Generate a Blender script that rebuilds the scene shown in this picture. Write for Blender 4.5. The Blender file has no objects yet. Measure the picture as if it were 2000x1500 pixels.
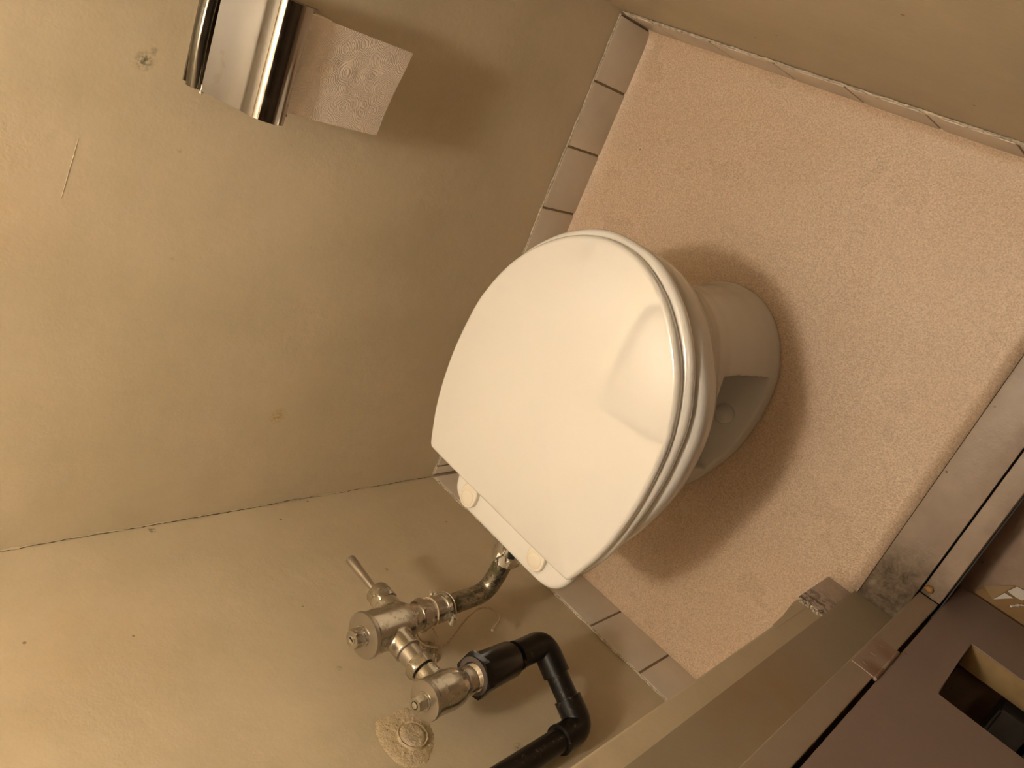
import bpy, bmesh, math, random
from mathutils import Vector, Matrix
random.seed(7)
PI = math.pi
sc = bpy.context.scene
COL = sc.collection

# ------------------------------------------------------------------ camera, world, exposure, lamp power
cam_d = bpy.data.cameras.new('camera')
cam = bpy.data.objects.new('camera', cam_d); COL.objects.link(cam)
CX = (0.6608206394045093, 0.368914933714253, -0.6536190436482278)
CY = (0.5133292403846743, -0.8574773951748437, 0.03500868078432068)
CZ = (-0.5475483298331836, -0.35865622599750513, -0.7560135832444532)
M = Matrix(((CX[0], -CY[0], -CZ[0], 0.92301), (CX[1], -CY[1], -CZ[1], 0.83365),
            (CX[2], -CY[2], -CZ[2], 1.24559), (0, 0, 0, 1)))
cam.matrix_world = M
cam_d.sensor_width = 36.0
cam_d.lens = 1485.6 / 2000 * 36
cam_d.clip_start = 0.01
sc.camera = cam
w = bpy.data.worlds.new('world'); sc.world = w; w.use_nodes = True
w.node_tree.nodes['Background'].inputs[0].default_value = (1, .8, .6, 1)
w.node_tree.nodes['Background'].inputs[1].default_value = 0.012
sc.view_settings.view_transform = 'Standard'
sc.view_settings.look = 'None'
sc.view_settings.gamma = 1
sc.view_settings.use_curve_mapping = False
sc.view_settings.exposure = 1.57
LAMP_POS = (0.545, 0.70, 2.02)
LAMP_R = 0.06
LAMP_COL = (1.0, 0.89, 0.74)
LAMP_POWER = 72.0
HALL_FILL_POS = (1.55, 1.25, 2.0)
HALL_FILL_POWER = 3.0  # added fill light outside the doorway, out of view
CEIL = 2.15

# ------------------------------------------------------------------ node helpers
def new_mat(name):
    m = bpy.data.materials.new(name); m.use_nodes = True
    nt = m.node_tree
    return m, nt, nt.nodes['Principled BSDF']
def nd(nt, t, **kw):
    n = nt.nodes.new(t)
    for k, v in kw.items():
        if k.startswith('i_'):
            key = k[2:]
            key = int(key) if key.isdigit() else key
            n.inputs[key].default_value = v
        else: setattr(n, k, v)
    return n
def coords(nt, kind='Object'):
    return nt.nodes.new('ShaderNodeTexCoord').outputs[kind]
def noise(nt, vec, scale, detail=3, rough=.55, dist=0):
    n = nt.nodes.new('ShaderNodeTexNoise')
    n.inputs['Scale'].default_value = scale; n.inputs['Detail'].default_value = detail
    n.inputs['Roughness'].default_value = rough; n.inputs['Distortion'].default_value = dist
    nt.links.new(vec, n.inputs['Vector'])
    return n.outputs['Fac']
def ramp(nt, fac, lo, hi, a=0., b=1.):
    n = nt.nodes.new('ShaderNodeMapRange'); n.clamp = True
    n.inputs['From Min'].default_value = lo; n.inputs['From Max'].default_value = hi
    n.inputs['To Min'].default_value = a; n.inputs['To Max'].default_value = b
    nt.links.new(fac, n.inputs['Value'])
    return n.outputs['Result']
def math_(nt, op, a, b):
    n = nt.nodes.new('ShaderNodeMath'); n.operation = op
    for i, x in enumerate((a, b)):
        if isinstance(x, (int, float)): n.inputs[i].default_value = x
        else: nt.links.new(x, n.inputs[i])
    return n.outputs[0]
def mix(nt, fac, a, b):
    n = nt.nodes.new('ShaderNodeMix'); n.data_type = 'RGBA'
    if isinstance(fac, (int, float)): n.inputs[0].default_value = fac
    else: nt.links.new(fac, n.inputs[0])
    for i, x in ((6, a), (7, b)):
        if isinstance(x, tuple): n.inputs[i].default_value = (*x[:3], 1)
        else: nt.links.new(x, n.inputs[i])
    return n.outputs[2]
def bump(nt, bsdf, h, strength, dist=.001, prev=None):
    n = nt.nodes.new('ShaderNodeBump')
    n.inputs['Strength'].default_value = strength; n.inputs['Distance'].default_value = dist
    nt.links.new(h, n.inputs['Height'])
    if prev: nt.links.new(prev, n.inputs['Normal'])
    nt.links.new(n.outputs[0], bsdf.inputs['Normal'])
    return n.outputs[0]
def specks(nt, vec, scale, size, density):
    """small sparse spots: 1 inside a spot"""
    v = nt.nodes.new('ShaderNodeTexVoronoi'); v.inputs['Scale'].default_value = scale
    nt.links.new(vec, v.inputs['Vector'])
    near = ramp(nt, v.outputs['Distance'], size * .6, size, 1, 0)
    s = nt.nodes.new('ShaderNodeSeparateColor'); nt.links.new(v.outputs['Color'], s.inputs[0])
    on = ramp(nt, s.outputs[0], density, density * .98, 0, 1)
    return math_(nt, 'MULTIPLY', near, on)
def spot(nt, vec, p, r0, r1):
    """1 within r0 of the point p (object space), 0 past r1"""
    n = nt.nodes.new('ShaderNodeVectorMath'); n.operation = 'DISTANCE'
    nt.links.new(vec, n.inputs[0]); n.inputs[1].default_value = p
    return ramp(nt, n.outputs['Value'], r0, r1, 1, 0)

def paint(name, c, c2, rough=.5, spk=.10, bumps=.35, marks=(), stain=None):
    m, nt, b = new_mat(name); v = coords(nt)
    big = ramp(nt, noise(nt, v, 4.5, 4, .6), .35, .68)
    col = mix(nt, big, c, c2)
    fine = ramp(nt, noise(nt, v, 160, 3), .3, .7)
    col = mix(nt, math_(nt, 'MULTIPLY', fine, .12), col, tuple(x * .7 for x in c))
    col = mix(nt, math_(nt, 'MULTIPLY', specks(nt, v, 30, .085, spk * 2.2), .75), col, (.12, .075, .03))
    col = mix(nt, math_(nt, 'MULTIPLY', specks(nt, v, 10, .045, spk * 2.4), .55), col, (.24, .14, .05))
    for p, r, cc, k in marks:
        wob = math_(nt, 'MULTIPLY', ramp(nt, noise(nt, v, 220, 2), .38, .6), spot(nt, v, p, r * .3, r))
        col = mix(nt, math_(nt, 'MULTIPLY', wob, k), col, cc)
    if stain:
        for p, r, cc, k in stain:
            n2 = ramp(nt, noise(nt, v, 7, 4, .7, .4), .3, .7)
            col = mix(nt, math_(nt, 'MULTIPLY', math_(nt, 'MULTIPLY', n2, spot(nt, v, p, r * .2, r)), k), col, cc)
    nt.links.new(col, b.inputs['Base Color'])
    b.inputs['Roughness'].default_value = rough
    h = math_(nt, 'ADD', math_(nt, 'MULTIPLY', noise(nt, v, 260, 2), .25),
              math_(nt, 'ADD', noise(nt, v, 38, 3), math_(nt, 'MULTIPLY', noise(nt, v, 9, 2), 2.0)))
    bump(nt, b, h, bumps, .0022)
    return m

def plain(name, c, rough=.5, metal=0, var=.12, scale=60, bmp=.1, coat=0, spec=None):
    m, nt, b = new_mat(name); v = coords(nt)
    f = ramp(nt, noise(nt, v, scale, 4), .35, .68)
    col = mix(nt, f, c, tuple(x * (1 - var) for x in c))
    nt.links.new(col, b.inputs['Base Color'])
    b.inputs['Roughness'].default_value = rough; b.inputs['Metallic'].default_value = metal
    b.inputs['Coat Weight'].default_value = coat; b.inputs['Coat Roughness'].default_value = .03
    if spec is not None: b.inputs['Specular IOR Level'].default_value = spec
    if bmp: bump(nt, b, noise(nt, v, scale * 3, 2), bmp, .0006)
    return m

MAT = {}
# wall paint: old cream gloss paint, slightly yellowed
MAT['wall'] = paint('wall_paint', (.625, .53, .38), (.545, .468, .325), .48,
    marks=[((0, .686, .857), .013, (.06, .07, .03), .9), ((0, .699, .848), .007, (.05, .06, .03), .9),
           ((0, .188, .542), .018, (.42, .26, .04), .8), ((0, .594, .797), .006, (.35, .2, .03), .9),
           ((0, .451, .777), .006, (.36, .22, .08), .8), ((0, .526, .916), .005, (.36, .22, .08), .8),
           ((.009, 0, .718), .009, (.05, .05, .02), .95), ((.171, 0, .779), .004, (.05, .03, .01), 1),
           ((.367, 0, .592), .007, (.12, .09, .05), .8), ((.60, 0, .43), .012, (.2, .14, .08), .8)],
    stain=[((0, .5, 1.04), .16, (.62, .42, .26), .45), ((.2, 0, .9), .2, (.55, .38, .2), .35),
           ((.12, 0, .05), .5, (.50, .40, .22), .35)])
# vinyl floor sheet: pinkish beige granules under a satin wear layer
m, nt, b = new_mat('floor_vinyl'); v = coords(nt)
n1 = ramp(nt, noise(nt, v, 420, 3, .65), .36, .64)
n2 = ramp(nt, noise(nt, v, 950, 2, .6), .35, .65)
n3 = ramp(nt, noise(nt, v, 5, 3), .35, .65)
c = mix(nt, n1, (.50, .34, .22), (.80, .63, .46))
c = mix(nt, math_(nt, 'MULTIPLY', n2, .35), c, (.84, .67, .51))
c = mix(nt, math_(nt, 'MULTIPLY', n3, .22), c, (.66, .465, .305))
c = mix(nt, math_(nt, 'MULTIPLY', specks(nt, v, 14, .03, .12), .8), c, (.16, .09, .04))
nt.links.new(c, b.inputs['Base Color'])
nt.links.new(ramp(nt, noise(nt, v, 6, 3), .3, .7, .24, .36), b.inputs['Roughness'])
b.inputs['Specular IOR Level'].default_value = .6
bump(nt, b, noise(nt, v, 300, 4, .65), .62, .0014)
MAT['floor'] = m
# skirting tile glaze
m, nt, b = new_mat('skirting_tile'); v = coords(nt)
c = mix(nt, ramp(nt, noise(nt, v, 10, 3), .35, .65), (.72, .64, .545), (.65, .575, .485))
c = mix(nt, math_(nt, 'MULTIPLY', specks(nt, v, 60, .06, .10), .6), c, (.25, .16, .08))
nt.links.new(c, b.inputs['Base Color']); b.inputs['Roughness'].default_value = .28
bump(nt, b, noise(nt, v, 30, 2), .15, .001)
MAT['tile'] = m
m, nt, b = new_mat('chipped_tile'); v = coords(nt)
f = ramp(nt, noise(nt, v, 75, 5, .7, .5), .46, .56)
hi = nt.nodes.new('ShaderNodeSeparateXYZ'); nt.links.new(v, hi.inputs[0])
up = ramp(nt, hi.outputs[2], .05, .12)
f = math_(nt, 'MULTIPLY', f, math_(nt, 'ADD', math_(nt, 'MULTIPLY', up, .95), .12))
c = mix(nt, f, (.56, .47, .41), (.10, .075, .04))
nt.links.new(c, b.inputs['Base Color']); b.inputs['Roughness'].default_value = .5
bump(nt, b, noise(nt, v, 60, 4), .5, .002)
MAT['chipped'] = m
MAT['grout'] = plain('grout', (.30, .22, .13), .9, 0, .5, 120, .8)
MAT['bead'] = plain('plaster_bead', (.78, .67, .52), .7, 0, .55, 160, .9)
MAT['crack'] = plain('crack', (.10, .06, .03), .9, 0, .4, 90, 0)
# timber sill paint with grime in the corner by the jamb
def sill(name, c):
    m, nt, b = new_mat(name); v = coords(nt)
    base = mix(nt, ramp(nt, noise(nt, v, 14, 4), .35, .65), c, tuple(x * .82 for x in c))
    g = ramp(nt, noise(nt, v, 55, 6, .75, .3), .34, .60)
    near = spot(nt, v, (.835, .335, 0), .055, .115)
    base = mix(nt, math_(nt, 'MULTIPLY', near, .62), base, (.17, .12, .065))
    base = mix(nt, math_(nt, 'MULTIPLY', math_(nt, 'MULTIPLY', g, near), .8), base, (.045, .03, .014))
    base = mix(nt, math_(nt, 'MULTIPLY', specks(nt, v, 45, .10, .14), .8), base, (.07, .04, .02))
    wear = math_(nt, 'MULTIPLY', ramp(nt, noise(nt, v, 22, 5, .7), .62, .70), .45)
    base = mix(nt, wear, base, (.42, .36, .30))
    nt.links.new(base, b.inputs['Base Color']); b.inputs['Roughness'].default_value = .42
    bump(nt, b, noise(nt, v, 70, 4), .5, .0015)
    return m
MAT['sill'] = sill('sill_paint', (.42, .33, .26))
MAT['frame'] = paint('frame_paint', (.37, .31, .22), (.33, .275, .19), .5, .06, .2,
                     stain=[((.82, .326, .42), .16, (.36, .20, .07), .5)])
MAT['post'] = paint('post_paint', (.42, .34, .26), (.38, .31, .23), .5, .08, .2)
MAT['door'] = paint('door_paint', (.36, .28, .25), (.33, .255, .225), .42, .06, .12)
MAT['raw'] = plain('raw_wood', (.36, .24, .10), .75, 0, .3, 30, .4)
MAT['rust'] = paint('hinge_paint', (.41, .32, .25), (.37, .27, .20), .5, .3, .6,
                    stain=[((.894, .385, .245), .030, (.20, .05, .012), .95), ((.893, .385, .31), .022, (.20, .05, .012), .8)])
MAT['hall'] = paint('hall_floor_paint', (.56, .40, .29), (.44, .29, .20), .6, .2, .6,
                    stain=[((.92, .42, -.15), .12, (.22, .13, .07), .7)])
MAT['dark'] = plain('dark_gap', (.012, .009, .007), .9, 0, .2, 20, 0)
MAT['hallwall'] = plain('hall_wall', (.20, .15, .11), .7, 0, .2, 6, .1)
MAT['ceil'] = plain('ceiling_paint', (.88, .84, .77), .7, 0, .05, 5, .1)
MAT['mould'] = plain('moulding_wood', (.10, .07, .045), .5, 0, .2, 12, .1)
# sanitary ware
m, nt, b = new_mat('porcelain')
b.inputs['Base Color'].default_value = (.78, .76, .73, 1); b.inputs['Roughness'].default_value = .12
b.inputs['Specular IOR Level'].default_value = .6
MAT['porc'] = m
m, nt, b = new_mat('seat_plastic')
b.inputs['Base Color'].default_value = (.86, .84, .80, 1); b.inputs['Roughness'].default_value = .06
b.inputs['Specular IOR Level'].default_value = .7
b.inputs['Coat Weight'].default_value = .6; b.inputs['Coat Roughness'].default_value = .03
MAT['plastic'] = m
m, nt, b = new_mat('cap_plastic')
b.inputs['Base Color'].default_value = (.86, .80, .68, 1); b.inputs['Roughness'].default_value = .25
MAT['cap'] = m
# metals
def chrome(name, c, dirt, dk, lo=.16, hi=.34, sc_=45):
    m, nt, b = new_mat(name); v = coords(nt)
    f = ramp(nt, noise(nt, v, sc_, 5, .65), dk, dk + .14)
    nt.links.new(mix(nt, f, c, dirt), b.inputs['Base Color'])
    nt.links.new(ramp(nt, f, 0, 1, .95, .55), b.inputs['Metallic'])
    nt.links.new(ramp(nt, noise(nt, v, sc_ * 2, 3), .3, .7, lo, hi), b.inputs['Roughness'])
    bump(nt, b, noise(nt, v, 60, 2), .05, .0006)
    return m
MAT['chrome'] = chrome('worn_nickel', (.54, .50, .43), (.32, .28, .20), .60, .20, .30)
MAT['satin'] = chrome('satin_nickel', (.48, .44, .38), (.40, .34, .26), .62, .30, .42)
MAT['pipe'] = chrome('tarnished_pipe', (.36, .32, .25), (.11, .105, .05), .46, .16, .40, 60)
MAT['bright'] = chrome('bright_chrome', (.80, .78, .74), (.4, .36, .3), .68, .05, .12)
MAT['oldsteel'] = chrome('old_steel', (.20, .18, .145), (.15, .12, .09), .6, .10, .2)
MAT['thread'] = chrome('bright_thread', (.85, .82, .76), (.6, .55, .5), .7, .2, .3)
m, nt, b = new_mat('holder_steel'); v = coords(nt)
sv = nt.nodes.new('ShaderNodeMapping'); sv.inputs['Scale'].default_value = (1, .06, 1); nt.links.new(v, sv.inputs[0])
f = ramp(nt, noise(nt, v, 38, 5, .6), .57, .70)
nt.links.new(mix(nt, math_(nt, 'MULTIPLY', f, .45), (.33, .30, .26), (.24, .18, .12)), b.inputs['Base Color'])
b.inputs['Metallic'].default_value = 1
nt.links.new(ramp(nt, noise(nt, v, 55, 4), .35, .7, .07, .17), b.inputs['Roughness'])
bump(nt, b, noise(nt, sv.outputs[0], 260, 3), .10, .0006)
MAT['steel'] = m
# black pipe with dust
m, nt, b = new_mat('black_pipe'); v = coords(nt)
f = ramp(nt, noise(nt, v, 130, 5, .75), .60, .72)
f2 = ramp(nt, noise(nt, v, 14, 2), .45, .6)
k = math_(nt, 'MULTIPLY', f, f2)
nt.links.new(mix(nt, k, (.008, .007, .006), (.22, .17, .11)), b.inputs['Base Color'])
nt.links.new(ramp(nt, k, 0, 1, .30, .8), b.inputs['Roughness'])
b.inputs['Specular IOR Level'].default_value = .35
MAT['black'] = m
MAT['blackface'] = plain('pipe_end_face', (.13, .10, .085), .6, 0, .3, 90, .2)
MAT['string'] = plain('string', (.72, .56, .40), .9, 0, .4, 300, .6)
# filler where the old pipe went through the wall
m, nt, b = new_mat('filler'); v = coords(nt)
f = ramp(nt, noise(nt, v, 90, 6, .7), .35, .62)
c = mix(nt, f, (.54, .43, .25), (.72, .59, .38))
c = mix(nt, ramp(nt, noise(nt, v, 28, 4, .6), .44, .62, 0, .9), c, (.60, .49, .36))
c = mix(nt, math_(nt, 'MULTIPLY', ramp(nt, noise(nt, v, 210, 4, .7), .60, .68), .8), c, (.16, .11, .04))
nt.links.new(c, b.inputs['Base Color']); b.inputs['Roughness'].default_value = .9
bump(nt, b, noise(nt, v, 95, 6, .7), 1.0, .004)
MAT['filler'] = m
# paper
m, nt, b = new_mat('tissue'); v = coords(nt)
wv = nt.nodes.new('ShaderNodeTexVoronoi'); wv.inputs['Scale'].default_value = 42; wv.feature = 'F1'
ds = nt.nodes.new('ShaderNodeVectorMath'); ds.operation = 'MULTIPLY_ADD'
nz = nt.nodes.new('ShaderNodeTexNoise'); nz.inputs['Scale'].default_value = 90; nt.links.new(v, nz.inputs['Vector'])
nt.links.new(nz.outputs['Color'], ds.inputs[0]); ds.inputs[1].default_value = (.006, .006, .006); nt.links.new(v, ds.inputs[2])
nt.links.new(ds.outputs[0], wv.inputs['Vector'])
rings = math_(nt, 'SINE', math_(nt, 'MULTIPLY', wv.outputs['Distance'], 74), 0)
b.inputs['Base Color'].default_value = (.80, .70, .62, 1); b.inputs['Roughness'].default_value = .9
bump(nt, b, math_(nt, 'ADD', rings, math_(nt, 'MULTIPLY', noise(nt, v, 40, 2), 2)), .40, .0005)
MAT['tissue'] = m
MAT['kraft'] = plain('kraft_paper', (.34, .20, .07), .7, 0, .25, 14, .2)
MAT['kraftin'] = plain('kraft_paper_light', (.42, .27, .12), .7, 0, .2, 14, .2)
MAT['whitepaper'] = plain('white_paper', (.80, .74, .66), .7, 0, .08, 40, .1)
MAT['greyplastic'] = plain('grey_plastic', (.36, .36, .37), .4, 0, .15, 30, .1)
MAT['crumb'] = plain('crumb', (.42, .22, .07), .8, 0, .4, 200, .6)
m, nt, b = new_mat('lamp_glass')
b.inputs['Base Color'].default_value = (.9, .85, .8, 1)
b.inputs['Emission Color'].default_value = (*LAMP_COL, 1)
b.inputs['Emission Strength'].default_value = LAMP_POWER
MAT['lamp'] = m
m, nt, b = new_mat('hall_fill_glow')
b.inputs['Base Color'].default_value = (.9, .85, .8, 1)
b.inputs['Emission Color'].default_value = (1, .68, .42, 1)
b.inputs['Emission Strength'].default_value = HALL_FILL_POWER
MAT['hallfill'] = m

# ------------------------------------------------------------------ mesh helpers
def mk(name, bm, mat, parent=None, smooth=None, loc=None):
    bmesh.ops.recalc_face_normals(bm, faces=bm.faces)
    me = bpy.data.meshes.new(name); bm.to_mesh(me); bm.free()
    o = bpy.data.objects.new(name, me); COL.objects.link(o)
    if isinstance(mat, str): mat = [mat]
    for mm in mat: me.materials.append(MAT[mm])
    if smooth is not None:
        for p in me.polygons: p.use_smooth = True
        me.set_sharp_from_angle(angle=math.radians(smooth))
    if parent: o.parent = parent
    if loc: o.location = loc
    return o
def empty(name, loc=(0, 0, 0), rz=0):
    o = bpy.data.objects.new(name, None); COL.objects.link(o)
    o.location = loc; o.rotation_euler = (0, 0, rz); o.empty_display_size = .05
    return o
def tag(o, label, cat, group=None):
    o['label'] = label; o['category'] = cat
    if group: o['group'] = group
    return o
def structure(o, label=None):
    o['kind'] = 'structure'
    if label: o['label'] = label
    return o
def box(bm, x0, x1, y0, y1, z0, z1, bev=0, seg=2):
    vs = [bm.verts.new((x, y, z)) for x in (x0, x1) for y in (y0, y1) for z in (z0, z1)]
    fs = [bm.faces.new([vs[i] for i in q]) for q in
          ((0, 1, 3, 2), (4, 6, 7, 5), (0, 4, 5, 1), (2, 3, 7, 6), (0, 2, 6, 4), (1, 5, 7, 3))]
    if bev:
        es = list({e for f in fs for e in f.edges})
        bmesh.ops.bevel(bm, geom=es, offset=bev, segments=seg, affect='EDGES', profile=.6)
def loft(bm, rings, close=True, cap0=True, cap1=True):
    R = [[bm.verts.new(p) for p in r] for r in rings]
    n = len(R[0])
    for a, b_ in zip(R, R[1:]):
        for i in range(n if close else n - 1):
            j = (i + 1) % n
            bm.faces.new((a[i], a[j], b_[j], b_[i]))
    if cap0: bm.faces.new(R[0][::-1])
    if cap1: bm.faces.new(R[-1])
    return R
def frame_of(d):
    d = Vector(d).normalized()
    up = Vector((0, 0, 1)) if abs(d.z) < .9 else Vector((0, 1, 0))
    a = d.cross(up).normalized()
    return d, a, d.cross(a)
def lathe(bm, o, d, prof, n=40, rot=0):
    """prof: (distance along d, radius)"""
    o = Vector(o); d, a, b_ = frame_of(d)
    rings = []
    for t, r in prof:
        rings.append([o + d * t + (a * math.cos(rot + 2 * PI * i / n) + b_ * math.sin(rot + 2 * PI * i / n)) * max(r, 1e-5) for i in range(n)])
    loft(bm, rings)
def hexnut(bm, o, d, t0, t1, r, ch=.0015, rot=0, clip=.885):
    """hexagonal nut with rounded off corners on both faces"""
    o = Vector(o); d, a, b_ = frame_of(d)
    n = 48; rings = []
    for t, k in ((t0, 0), (t0 + ch, 1), (t1 - ch, 1), (t1, 0)):
        ring = []
        for i in range(n):
            th = rot + 2 * PI * i / n
            ph = ((th - rot) % (PI / 3)) - PI / 6
            rr = r * math.cos(PI / 6) / math.cos(ph)
            if k == 0: rr = min(rr, r * clip)
            ring.append(o + d * t + (a * math.cos(th) + b_ * math.sin(th)) * rr)
        rings.append(ring)
    loft(bm, rings)
def fillet(pts, rad, n=8):
    out = [Vector(pts[0])]
    for p0, p1, p2 in zip(pts, pts[1:], pts[2:]):
        p0, p1, p2 = Vector(p0), Vector(p1), Vector(p2)
        a = (p0 - p1); c = (p2 - p1)
        r = min(rad, a.length * .49, c.length * .49)
        A = p1 + a.normalized() * r; Cc = p1 + c.normalized() * r
        for i in range(n + 1):
            t = i / n
            out.append(A * (1 - t) ** 2 + p1 * 2 * t * (1 - t) + Cc * t * t)
    out.append(Vector(pts[-1]))
    return out
def catmull(pts, n=8, closed=False):
    P = [Vector(p) for p in pts]; N = len(P); out = []
    rng = range(N if closed else N - 1)
    for i in rng:
        if closed: a, b_, c, d = P[i - 1], P[i], P[(i + 1) % N], P[(i + 2) % N]
        else: a, b_, c, d = P[max(i - 1, 0)], P[i], P[i + 1], P[min(i + 2, N - 1)]
        for k in range(n):
            t = k / n
            out.append(.5 * ((2 * b_) + (-a + c) * t + (2 * a - 5 * b_ + 4 * c - d) * t * t + (-a + 3 * b_ - 3 * c + d) * t ** 3))
    if not closed: out.append(P[-1])
    return out
def tube(bm, path, r, n=24, caps=True):
    path = [Vector(p) for p in path]
    rings = []; prev = None
    for i, p in enumerate(path):
        t = (path[min(i + 1, len(path) - 1)] - path[max(i - 1, 0)]).normalized()
        if prev is None: _, a, b_ = frame_of(t)
        else:
            a = (prev - t * prev.dot(t)).normalized(); b_ = t.cross(a)
        prev = a
        rr = r[i] if isinstance(r, (list, tuple)) else r
        rings.append([p + (a * math.cos(2 * PI * k / n) + b_ * math.sin(2 * PI * k / n)) * rr for k in range(n)])
    loft(bm, rings, True, caps, caps)
def bake(o):
    """replace the object's mesh by its modified mesh"""
    dg = bpy.context.evaluated_depsgraph_get(); dg.update()
    me = bpy.data.meshes.new_from_object(o.evaluated_get(dg))
    o.modifiers.clear(); old = o.data; o.data = me; bpy.data.meshes.remove(old)
    return o
def melt(o, vox, iters=4, sm=True):
    md = o.modifiers.new('remesh', 'REMESH'); md.mode = 'VOXEL'; md.voxel_size = vox
    if sm:
        s = o.modifiers.new('smooth', 'SMOOTH'); s.factor = .5; s.iterations = iters
    bake(o)
    for p in o.data.polygons: p.use_smooth = True
    return o

# ------------------------------------------------------------------ the room
WL, LN = -0.004, 0.9827      # wall plane offset behind the tile face; front wall tile face
H = .1066
DX0, DX1 = .760, .791        # door-side wall
# floor with the sheet lapping up a little at the walls
bm = bmesh.new()
xs = [0, .002, .005, .009, .014, .02, .03] + [.05 + .05 * i for i in range(14)] + [.735, .755, .775, .795]
ys = [0, .002, .005, .010, .02] + [.05 + .05 * i for i in range(18)] + [.945, .960, .968, .973, .977, .980, .9827]
def fz(x, y): return .010 * math.exp(-(LN - y) / .010) + .006 * math.exp(-x / .008) + .0015
G = [[bm.verts.new((x, y, fz(x, y))) for y in ys] for x in xs]
for i in range(len(xs) - 1):
    for j in range(len(ys) - 1):
        if xs[i] >= .75 and ys[j] < .30: continue
        bm.faces.new((G[i][j], G[i + 1][j], G[i + 1][j + 1], G[i][j + 1]))
for f in bm.faces: f.normal_update()
o = mk('floor', bm, 'floor', None, 60)
sd = o.modifiers.new('thickness', 'SOLIDIFY'); sd.thickness = .02; sd.offset = -1
if o.data.polygons[0].normal.z < 0: sd.offset = 1
structure(o, 'pinkish beige granular vinyl floor sheet')
def wallbox(name, *a, mat='wall', label=None):
    bm = bmesh.new(); box(bm, *a); return structure(mk(name, bm, mat), label)
wallbox('wall_left', -.10, WL, -.10, 1.09, -.02, CEIL, label='cream painted wall with the toilet paper holder')
wallbox('wall_back', WL, DX0, -.10, WL, -.02, CEIL, label='cream painted wall behind the flush valve')
wallbox('wall_front', WL, .893, LN + .004, 1.09, -.02, CEIL, label='cream painted wall at the front of the toilet')
bm = bmesh.new()                                   # door-side wall: stub, stub, and the wall over the door
box(bm, DX0, DX1, -.10, .314, -.02, CEIL, .003)
box(bm, DX1 - .001, .893, -.10, .305, -.15, CEIL)
box(bm, DX0, .893, .3145, LN + .0035, 1.93, CEIL)
structure(mk('wall_right', bm, 'wall'), 'painted end of the wall beside the doorway')
wallbox('ceiling', -.10, .893, -.10, 1.09, CEIL, CEIL + .05, mat='ceil')
def moulding(name, *a):
    bm = bmesh.new(); box(bm, *a, .006); return structure(mk(name, bm, 'mould'))
moulding('trim_1', WL, .060, WL, LN + .004, CEIL - .06, CEIL)
moulding('trim_2', .060, DX0, WL, .060, CEIL - .06, CEIL)
moulding('trim_3', .060, DX0, LN - .056, LN + .004, CEIL - .06, CEIL)
moulding('trim_4', DX0 - .060, DX0, .060, LN - .056, CEIL - .06, CEIL)

# skirting tiles: one glazed run per wall, grout in the joints, a rough bead on top
def run(name, joints, a0, a1, place, label, t=.0055, extra=0):
    bm = bmesh.new(); cuts = sorted([a0] + [j for j in joints if a0 < j < a1] + [a1])
    for c0, c1 in zip(cuts, cuts[1:]):
        g = .0017
        place(bm, c0 + g, c1 - g, t, H - .0015, 0.0030)
    o = structure(mk(name, bm, 'tile', None, 40), label)
    bm = bmesh.new(); place(bm, a0, a1, t * .66, H - .004, 0)
    mk('grout', bm, 'grout', o)
    bm = bmesh.new()
    n = 90; P = []; Rr = []
    for i in range(n + 1):
        a = a0 + (a1 - a0) * i / n
        P.append((a, random.uniform(.0015, .0035), H + random.uniform(-.0016, .0012)))
        Rr.append(random.uniform(.0010, .0026))
    tube(bm, [place(None, *p) for p in P], Rr, 6)
    mk('plaster_bead', bm, 'bead', o, 50)
    return o
def pl_left(bm, a, b_, *r):
    if bm is None: return (WL + b_, a, r[0])
    box(bm, WL, WL + r[0], a, b_, 0, r[1], r[2])
def pl_back(bm, a, b_, *r):
    if bm is None: return (a, WL + b_, r[0])
    box(bm, a, b_, WL, WL + r[0], 0, r[1], r[2])
def pl_front(bm, a, b_, *r):
    if bm is None: return (a, LN + .004 - b_, r[0])
    box(bm, a, b_, LN + .004 - r[0], LN + .004, 0, r[1], r[2])
def pl_right(bm, a, b_, *r):
    if bm is None: return (DX0 - b_, a, r[0])
    box(bm, DX0 - r[0], DX0, a, b_, 0, r[1], r[2])
run('baseboard_left', [.8653 - .12 * k for k in range(-1, 8)], .0025, LN - .0025, pl_left, 'row of glazed skirting tiles')
run('baseboard_back', [.4791 + .12 * k for k in range(-4, 3)], .0025, DX0 - .012, pl_back, 'row of glazed skirting tiles')
run('baseboard_front', [.1872 + .12 * k for k in range(-1, 6)], .0025, .795, pl_front, 'row of glazed skirting tiles')
run('baseboard_right', [.07, .19], .004, .309, pl_right, 'row of glazed skirting tiles', .0105)
# chipped tile on the wall end by the sill
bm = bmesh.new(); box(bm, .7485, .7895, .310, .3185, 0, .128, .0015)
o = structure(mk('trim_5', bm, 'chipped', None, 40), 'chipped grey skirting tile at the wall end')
bm = bmesh.new()
for k in range(60):
    x = random.uniform(.751, .788); z = .129 + random.uniform(-.004, .008)
    s = random.uniform(.0008, .0022)
    lathe(bm, (x, .3155 + random.uniform(-.001, .0015), z), (0, 0, 1), [(-s, .0003), (-s * .5, s), (s * .5, s), (s, .0003)], 6, random.random())
mk('crumbling_mortar', bm, 'bead', o)
bm = bmesh.new()                                   # plaster that flares out above the tile
prof_ = [(.129, .7495), (.150, .7500), (.175, .7530), (.205, .7570), (.250, .7598)]
loft(bm, [[Vector((x, .296, z)), Vector((x, .3145, z)), Vector((DX0 + .006, .3145, z)), Vector((DX0 + .006, .296, z))] for z, x in prof_])
structure(mk('trim_14', bm, 'wall', None, 50), 'plaster flaring out above the chipped tile')
bm = bmesh.new()
rs = random.Random(2)
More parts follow.
